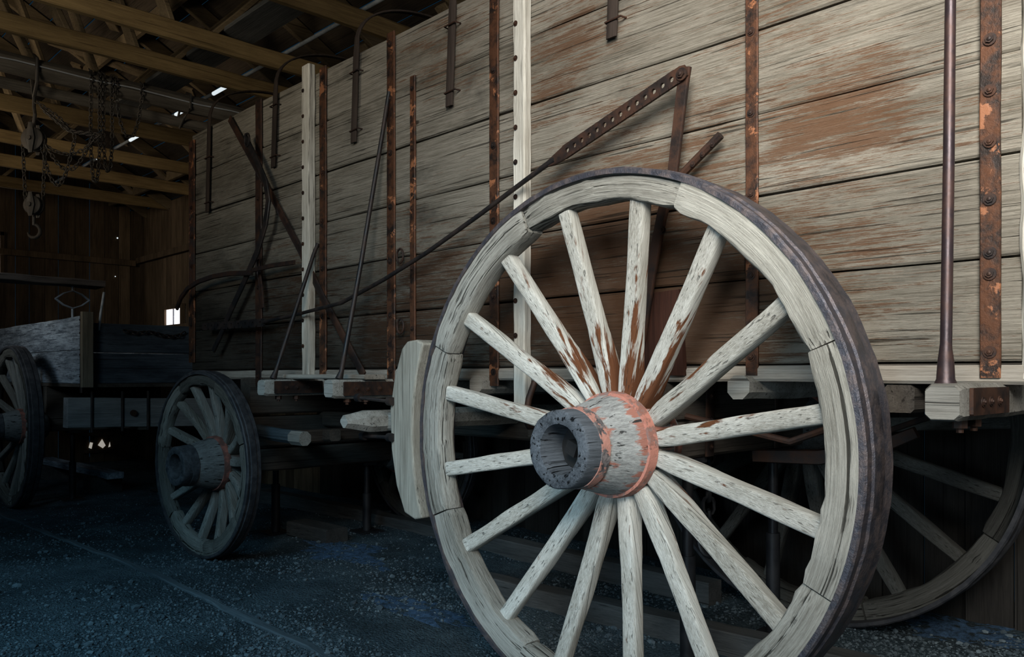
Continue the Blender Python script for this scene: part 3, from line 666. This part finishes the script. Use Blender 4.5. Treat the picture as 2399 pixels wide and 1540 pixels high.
def shoe(y0, y1):
    pts = []; N_ = 16
    for k in range(N_+1):
        z = 1.46-(1.46-.645)*k/N_; pts.append((WXr-math.sqrt((WR+.016)**2-(z-WZr)**2), y0, z))
    pts += [(-3.09, y0, .632), (-3.17, y0, .655), (-3.235, y0, .78), (-3.275, y0, .95), (-3.285, y0, 1.15), (-3.25, y0, 1.30), (-3.19, y0, 1.44), (-3.15, y0, 1.472), (-3.08, y0, 1.478)]
    b = MB(); b.pv = rv(.05); b.prism(pts, (0, y1-y0, 0)); o = b.build('brake_shoe', 'shoe', fw, ang=30)
    md = o.modifiers.new('edge', 'BEVEL'); md.width = .010; md.segments = 3; md.limit_method = 'ANGLE'
    return o
sh = shoe(-.43, -.21); shoe(BW+.21, BW+.43)
gear('shoe_bracket', (-3.42, -.34, 1.08), (-3.27, -.34, 1.08), .08, .09, 'bolster')
for dz, dy in ((.09, .0), (-.085, .03)):
    b = MB(); q = V((-3.27, -.44, 1.095+dz)); b.tube([V((-3.49, -.48+dy, 1.10+dz*1.1)), q], .009, 8); b.tube([q+V((-.012, 0, 0)), q+V((.02, -.002, 0))], .021, 12); b.tube([V((-3.495, -.48+dy, 1.10+dz*1.1)), V((-3.465, -.478+dy, 1.10+dz*1.1))], .021, 10); b.build('brake_bolt', 'dkiron', sh)
b = MB(); b.tube([(-2.7, -.02, 1.28), (-2.7, -.06, 1.2), (-2.7, -.08, 1.1), (-2.72, -.04, 1.07), (-2.75, .1, 1.07)], .016, 10); b.build('hook', 'rustbrown', fw)
b = MB(); b.strip([(-2.0, .75, .93), (-1.7, .8, .94), (-1.45, .85, 1.0), (-1.3, .85, 1.07)], [.06, .07, .06, .05], .03, normal=(0, 1, .1)); b.build('drawbar', 'rustbrown', fw)
q = at(1660, 1100, .62); q.z = 0; b = MB(); b.chain([q+V((0, 0, 1.28)), q+V((0, 0, .58))], .085, .026, .009)
b.tube([q+V((math.sin(a*PI/8)*.055, 0, .52+math.cos(a*PI/8)*.075)) for a in range(16)], .012, 8, closed=True); b.build('drag_chain', 'stand', fw)

# ================================================================== LOW WAGON (left)
lw = thing('farm_wagon', (-10.2, .2, 0), 'low open wagon with faded white box parked beyond the tall wagon', 'wagon')
LX, LY = -8.13, -.35
b = MB()
for z0, z1 in ((1.235, 1.545), (1.55, 1.86)):
    b.pv = rv(.1); b.box(-12.6, LX, LY, LY+.04, z0, z1, n=30, ch=.006, jit=.005)
b.build('side_panel', 'old', lw)
b = MB()
for z0, z1 in ((1.235, 1.52), (1.525, 1.79)):
    b.pv = rv(.1); b.box(-12.6, LX, LY+1.12, LY+1.16, z0, z1, n=30, ch=.006, jit=.005)
b.build('side_panel', 'old', lw)
b = MB()
for z0, z1 in ((1.235, 1.52), (1.525, 1.80)):
    b.pv = rv(.1); b.beam((LX-.09, LY+.05, (z0+z1)/2), (LX-.09, LY+1.11, (z0+z1)/2), .04, z1-z0, n=14, jit=.004)
b.build('tailgate', 'oldY', lw)
b = MB(); b.box(-12.6, LX-.02, LY, LY+1.16, 1.20, 1.232); b.build('floor_board', 'darkwoodX', lw)
b = MB(); b.beam((LX+.03, LY+.02, 1.2), (LX+.03, LY+.02, 1.89), .10, .05, up=(1, 0, 0), n=10, jit=.003); b.build('corner_post', 'oldpost', lw)
b = MB(); b.beam((LX-.04, LY-.008, 1.15), (LX-.04, LY-.008, 1.88), .012, .05, up=(1, 0, 0)); o = b.build('iron_strap', 'dkiron', lw)
for z in (1.3, 1.5, 1.7, 1.82): bolt(o, (LX-.04, LY-.015, z), .8)
b = MB(); b.beam((-8.3, -.45, .965), (-8.3, 1.0, .93), .14, .28, n=16, jit=.006); o = b.build('rear_board', 'oldpale', lw)
for y in (-.25, .02, .26):
    b = MB(); b.beam((-8.222, y, .78), (-8.222, y, 1.16), .02, .03, up=(1, 0, 0)); b.build('iron_strap', 'dkiron', o)
b = MB(); b.tube([(-8.225, .12, .95), (-8.2, .12, .95)], .03, 10); b.build('boss', 'rustbrown', o)
for c, rz, s in (((-9.38, -.68, .80), 0, 0), ((-9.38, 1.48, .80), PI, -.1)):
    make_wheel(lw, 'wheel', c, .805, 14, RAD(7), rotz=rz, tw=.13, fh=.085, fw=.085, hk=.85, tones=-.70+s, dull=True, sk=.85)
gear2 = lambda n, p0, p1, w, h, m: (lambda b: b.build(n, m, lw))(MB().beam(p0, p1, w, h, n=8, jit=.004))
gear2('axle', (-9.38, -.45, .80), (-9.38, 1.25, .80), .12, .13, 'darkwoodY'); gear2('axle_bolster', (-9.38, -.34, 1.03), (-9.38, .8, 1.03), .13, .34, 'darkwoodY')
gear2('reach_pole', (-12.4, .23, .83), (-8.25, .23, .83), .1, .1, 'darkwoodX')
# seat on springs
zc = 2.2
b = MB(); b.pv = (-.1, .5, 0, 1); b.beam((-8.6, -1.2, zc), (-8.6, -.05, zc-.005), .28, .06, n=16, jit=.012, fr=4); b.build('seat_board', 'seat', lw)
b = MB(); q = V((-8.62, -.30, 2.04))
for sg in (-1, 1):
    b.strip([q+V((0, y, sg*h)) for y, h in ((-.15, .0), (-.08, .055), (0, .085), (.08, .055), (.15, 0))], .045, .012, wdir=(1, 0, 0))
b.tube([q+V((0, 0, -.09)), q+V((0, 0, -.19))], .012, 8); b.tube([q+V((0, 0, .08)), q+V((0, 0, .14))], .012, 8)
b.build('seat_spring', 'caliper', lw)
b = MB(); q = atX(232, 775, -8.2); b.tube([q, atX(236, 735, -8.2), atX(244, 685, -8.2)], .012, 8); b.build('end_rod', 'caliper', lw)
b = MB(); pp = [atX(x, y, -8.17) for x, y in ((288, 775), (320, 782), (350, 778), (385, 788), (415, 790), (440, 776))]
b.chain(pp, .06, .02, .006)
tag(b.build('chain', 'dkiron'), 'rusty chain draped along the top of the dark tailgate', 'chain')

# ================================================================== HOIST AND CHAINS
hx, hy = -7.55, -.9
ho = thing('chain_hoist', (hx, hy, 2.45), 'rusty chain hoist with two pulley blocks and a hook hanging from roof beam', 'hoist')
b = MB(); b.tube([(hx-.088, hy, ZT+.08), (hx-.06, hy, ZT-.02), (hx, hy, 3.58), (hx+.09, hy, 3.69), (hx+.09, hy, ZT+.14), (hx, hy, ZT+.19), (hx-.088, hy, ZT+.14)], .014, 8, closed=True); b.build('sling', 'chain', ho)
def pulley(z, r, nm):
    b = MB()
    b.lathe([(-.035, .001), (-.035, r*.9), (-.03, r), (-.012, r), (0, r*.85), (.012, r), (.03, r), (.035, r*.9), (.035, .001)], 28)
    for v in b.bm.verts: v.co = Matrix.Rotation(RAD(40), 4, 'Z') @ v.co + V((hx, hy, z))
    o = b.build(nm, 'chain', ho)
    b = MB(); n_ = Matrix.Rotation(RAD(40), 3, 'Z') @ V((0, 1, 0))
    for s in (-1, 1): b.strip([V((hx, hy, z-r*1.25))+n_*.045*s, V((hx, hy, z))+n_*.05*s, V((hx, hy, z+r*1.35))+n_*.045*s], [.03, .08, .03], .012, normal=n_)
    b.tube([V((hx, hy, z))-n_*.07, V((hx, hy, z))+n_*.07], .018, 10); b.build('cheek_plate', 'chain', o)
pulley(3.24, .095, 'pulley'); pulley(2.70, .075, 'pulley')
b = MB(); b.tube([(hx, hy, 3.60), (hx, hy, 3.50), (hx+.03, hy, 3.44), (hx, hy, 3.38), (hx, hy, 3.34)], .014, 8); b.build('hook', 'chain', ho)
ct = Matrix.Rotation(RAD(40), 3, 'Z') @ V((1, 0, 0))
for s in (-1, 1):
    b = MB(); b.chain([V((hx, hy, 3.24))+ct*.1*s, V((hx, hy, 2.72))+ct*.075*s], .045, .013, .0045); b.build('chain', 'chain', ho)
for dp, sp, o_ in ((.25, .42, .1), (.38, .30, .06), (.12, .5, .08)):
    b = MB(); b.chain([V((hx, hy, 3.2))+ct*o_]+[V((hx, hy, 3.2+.06*k/8))+ct*(o_+sp*k/8)+V((0, 0, -dp*math.sin(PI*k/8))) for k in range(1, 9)]+([V((hx, hy, 3.42))+ct*(o_+sp*.5), V((hx, hy, 3.56))] if sp < .4 else [V((hx, hy, 3.3))+ct*.3, V((hx, hy, 3.50))+ct*.06]), .045, .013, .0045); b.build('chain', 'chain', ho)
b = MB(); hk = [V((hx, hy, 2.62)), V((hx, hy, 2.54))]+[V((hx, hy, 2.49))+ct*math.sin(RAD(a))*.055+V((0, 0, math.cos(RAD(a))*.055)) for a in range(20, 290, 30)]
b.tube(hk, [.014]*2+[.016]*7+[.012, .006], 10); b.build('hook', 'chain', ho)
lc = []
for px0, px1, yb in ((213, 233, 430), (243, 262, 405), (272, 332, 320)):
    a = atX(px0, 225, -7.465); c = atX(px1, 235, -7.465); m = atX((px0+px1)/2, yb, -7.465)
    pts = [V((a.x-.04, a.y, ZT+.165)), V((a.x+.005, a.y, ZT+.14)), a, a.lerp(m, .5)+V((0, -.02, -.05)), a.lerp(m, .85)+V((0, -.015, -.05)), m, c.lerp(m, .85)+V((0, .015, -.05)), c.lerp(m, .5)+V((0, .02, -.05)), c, V((c.x+.005, c.y, ZT+.14)), V((c.x-.04, c.y, ZT+.165))]
    lc.append(pts)
lab = ['longest loose chain looped over the roof beam right of the hoist', 'middle loose chain looped over the roof beam right of the hoist', 'short wide loop of chain on the roof beam, farthest right of the hoist']
for pts, l in zip(lc, lab):
    b = MB(); b.chain(pts, .045, .014, .0048); tag(b.build('loose_chain', 'chain'), l, 'chain', 'loose chains on the roof beam')
b = MB(); b.tube([V((-7.472, 1.95-.3*k, 3.82+.008*math.sin(k*2.1))) for k in range(20)], .006, 8)
tag(b.build('cable', 'cable'), 'thin white cable running along the roof beam with the hoist', 'cable')
b = MB(); b.pv = (.2, .1, 0, 1); b.box(-8.9, -4.6, -.02, .26, ZT+.172, ZT+.205, n=20, jit=.008); tag(b.build('loft_plank', 'grey_timber'), 'wide grey plank lying across the roof tie beams', 'plank')
PY, PZ = .55, ZT+.188
cr = thing('roof_pipe', (-8, PY, PZ), 'pale metal pipe with stretches painted to look sunlit lying across the top of the tie beams', 'pipe')
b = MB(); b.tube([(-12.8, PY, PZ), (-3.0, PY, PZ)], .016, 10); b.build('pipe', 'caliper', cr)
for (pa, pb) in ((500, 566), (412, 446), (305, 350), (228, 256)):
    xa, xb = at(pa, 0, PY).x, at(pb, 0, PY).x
    b = MB(); b.tube([(xa, PY, PZ-.002), (xb, PY, PZ-.002)], .0175, 10); b.build('pipe_glint', 'day_glow', cr)  # emissive sleeve painting a sunlit stretch of pipe, not a lamp

# ================================================================== GROUND THINGS
def stand(x, y, zt, label):
    z = gz(x, y); r = thing('jack_stand', (x, y, z), label, 'stand', 'black steel stands under the wagons')
    b = MB(); b.tube([(x, y, z+.01), (x, y, z+(zt-z)*.55)], .034, 14); b.build('post', 'stand', r)
    b = MB(); b.tube([(x, y, z+(zt-z)*.5), (x, y, zt-.02)], .024, 14); b.build('screw', 'stand', r)
    b = MB(); b.box(x-.1, x+.1, y-.1, y+.1, z-.01, z+.014); b.build('base_plate', 'stand', r)
    b = MB(); b.box(x-.06, x+.06, y-.06, y+.06, zt-.022, zt); b.build('saddle', 'stand', r)
stand(-6.05, .45, .76, 'black stand between the smaller wheel and the long floor timber')
stand(-5.58, 1.0, .612, 'black stand under the far end of the tall wagon front axle')
stand(-2.035, .25, .954, 'black stand under the near end of rear axle, just behind huge wheel')
stand(-2.035, 1.0, .954, 'black stand beside the far rear wheel, under tall wagon')
stand(-9.38, -.08, .733, 'black stand right behind the wheel of the low wagon')
stand(-9.38, .85, .733, 'black stand under low wagon, on side away from its near wheel')
b = MB(); b.beam((-7.9, 1.30, gz(-7.9, 1.3)+.06), (-2.55, 1.30, gz(-2.5, 1.3)+.06), .13, .15, n=40, jit=.012); tag(b.build('timber', 'grey_timber'), 'long grey timber lying on the ground under the tall wagon', 'timber')
b = MB(); z = gz(-3, .75); b.beam((-3.9, .52, z+.05), (-1.3, .70, z+.05), .13, .12, n=20, jit=.012); tag(b.build('timber', 'grey_timber'), 'grey timber lying behind the huge wheel spokes', 'timber')
b = MB(); b.beam((-12.0, .35, .20), (-9.6, .42, .20), .18, .07, n=12, jit=.006); tag(b.build('timber', 'old'), 'pale white timber lying beneath the low wagon', 'timber')
for x in (-11.6, -9.95):
    b = MB(); b.box(x-.09, x+.09, .22, .58, gz(x, .4)-.01, .163, ch=.01); tag(b.build('wood_block', 'grey_timber'), 'wood block under the pale timber beneath low wagon', 'block', 'blocks under the pale timber')
d = ray(735, 1268); s = (0.03-CZ)/d.z; q = V((d.x*s, d.y*s-CYD, 0)); z = gz(q.x, q.y)
b = MB(); b.pv = (-.25, .3, 0, 1); b.beam((q.x-.25, q.y, z+.05), (q.x+.25, q.y+.05, z+.05), .2, .12, n=8, ch=.015, jit=.012); tag(b.build('wood_block', 'grey_timber'), 'grey wood block on the gravel beneath the running gear, left of the huge wheel', 'block')
b = MB()
N_ = 90; b.beam((-12.5, -.9, 0), (-1.2, -.72, 0), .05, .05, n=N_, jit=0)
for v in b.bm.verts: v.co.z += gz(v.co.x, v.co.y)-.012
for v in b.bm.verts: v.co += noise.noise_vector(v.co*5)*.012
tag(b.build('edging_strip', 'edge'), 'half buried edging strip running through the gravel past the wagons', 'edging')
def snow(px, py, rx, ry, label):
    d = ray(px, py); s = (.02-CZ)/d.z; cx, cy = d.x*s, d.y*s-CYD; b = MB()
    K = 64; c = b.vert(V((cx, cy, gz(cx, cy)+.006)))
    prev = None
    for k in range(1, 13):
        f = k/12; ring = []
        for j in range(K):
            a = 2*PI*j/K; e = 1+.7*noise.noise(V((math.cos(a)*1.3+cx, math.sin(a)*1.3, cy)))+.45*noise.noise(V((math.cos(a)*4+cx, math.sin(a)*4, cy)))+.3*noise.noise(V((math.cos(a)*11+cx, math.sin(a)*11, cy)))
            x, y = cx+math.cos(a)*rx*f*e, cy+math.sin(a)*ry*f*e
            ring.append(b.vert(V((x, y, gz(x, y)+.004*(1-f**2)+.013*noise.noise(V((x*18, y*18, 0)))-(.008 if k == 12 else 0)))))
        for j in range(K):
            if prev is None: b.face([c, ring[j], ring[(j+1) % K]])
            else: b.face([prev[j], ring[j], ring[(j+1) % K], prev[(j+1) % K]])
        prev = ring
    tag(b.build('snow_patch', 'snow'), label, 'snow', 'snow patches on the gravel')
snow(800, 1300, .48, .24, 'bluish snow patch nearest the smaller wheel, left of the huge wheel')
snow(960, 1425, .45, .15, 'long bluish snow patch hugging the left side of huge wheel')
snow(2260, 1470, .35, .2, 'bluish snow patch in the bottom right corner behind the huge wheel')
# gravel stones
bmi = bmesh.new(); bmesh.ops.create_icosphere(bmi, subdivisions=1, radius=1); iv = [v.co.copy() for v in bmi.verts]; bmi.verts.index_update(); ifc = [[v.index for v in f.verts] for f in bmi.faces]; bmi.free()
vs, fs, cl = [], [], []; cnt = 0
while cnt < 20000:
    px, py = random.uniform(-60, 2450), 1150+450*random.random()**.75
    d = ray(px, py); s = (.0-CZ)/d.z; x, y = d.x*s, d.y*s-CYD
    if y > 1.95 or x < -12: continue
    if noise.noise(V((x*1.7, y*1.7, 9)))+random.uniform(-.35, .35) < -.1: continue
    r = random.uniform(.003, .009)
    if random.random() < .06: r *= random.uniform(1.5, 2.8)
    c = V((x, y, gz(x, y)+r*.22)); sc = V((random.uniform(.7, 1.3), random.uniform(.7, 1.3), random.uniform(.5, .85)))*r; rot = Matrix.Rotation(random.random()*6, 3, 'Z'); base = len(vs); tn = random.random()**2.0
    for q in iv:
        w = rot @ V((q.x*sc.x, q.y*sc.y, q.z*sc.z))*random.uniform(.75, 1.15); vs.append(c+w); cl += [tn, 0, 0, 1]
    fs += [[i+base for i in f] for f in ifc]; cnt += 1
me = bpy.data.meshes.new('gravel'); me.from_pydata(vs, [], fs); a = me.attributes.new('pv', 'FLOAT_COLOR', 'POINT'); a.data.foreach_set('color', cl); me.materials.append(M['stone'])
o = bpy.data.objects.new('gravel', me); COL.objects.link(o); tag(o, 'loose grey blue gravel scattered over the barn floor', 'gravel', kind='stuff')

# ================================================================== LIGHT
w = bpy.data.worlds.new('world'); bpy.context.scene.world = w; w.use_nodes = True
bg = w.node_tree.nodes['Background']; bg.inputs[0].default_value = (.10, .42, .80, 1); bg.inputs[1].default_value = .035
def area(name, loc, tgt, size, power, col, spread=PI):
    l = bpy.data.lights.new(name, 'AREA'); l.energy = power; l.size = size; l.color = col; l.spread = spread
    o = bpy.data.objects.new(name, l); COL.objects.link(o); o.location = loc
    o.rotation_euler = (V(tgt)-V(loc)).to_track_quat('-Z', 'Y').to_euler(); return o
area('door_daylight', (.5, -3.0, 3.7), (-1.2, 0, 2.55), 2.4, 80, (1.0, .975, .915), RAD(66))
area('left_fill', (-3.4, -4.4, 2.9), (-6.2, .6, 4.3), 1.2, 15, (1.0, .89, .70), RAD(78))
area('inner_warm_fill', (-8.3, -3.6, 3.1), (-9.8, .8, 4.3), 1.2, 17, (1.0, .84, .62), RAD(95))  # unseen warm lamp added to lift the roof timbers and end wall
area('blue_floor_fill', (-2.4, -4.6, 3.4), (-4.0, -1.9, 0), 2.0, 35, (.34, .72, 1.0), RAD(82))  # unseen blue lamp added below the roof to light the gravel
area('wheel_fill', (-.8, -5.2, 1.4), (-2.0, -.4, .8), 1.4, 8, (.62, .84, 1.0), RAD(46))
area('low_wagon_fill', (-7.6, -3.2, 2.7), (-9.6, -.4, 1.6), .8, 3, (.60, .82, 1.0), RAD(60))  # unseen cool lamp added to brighten the low wagon's box
area('rear_daylight', (2.2, .6, 1.6), (-2.5, .7, .9), 1.2, 1.5, (1.0, .90, .76), RAD(80))
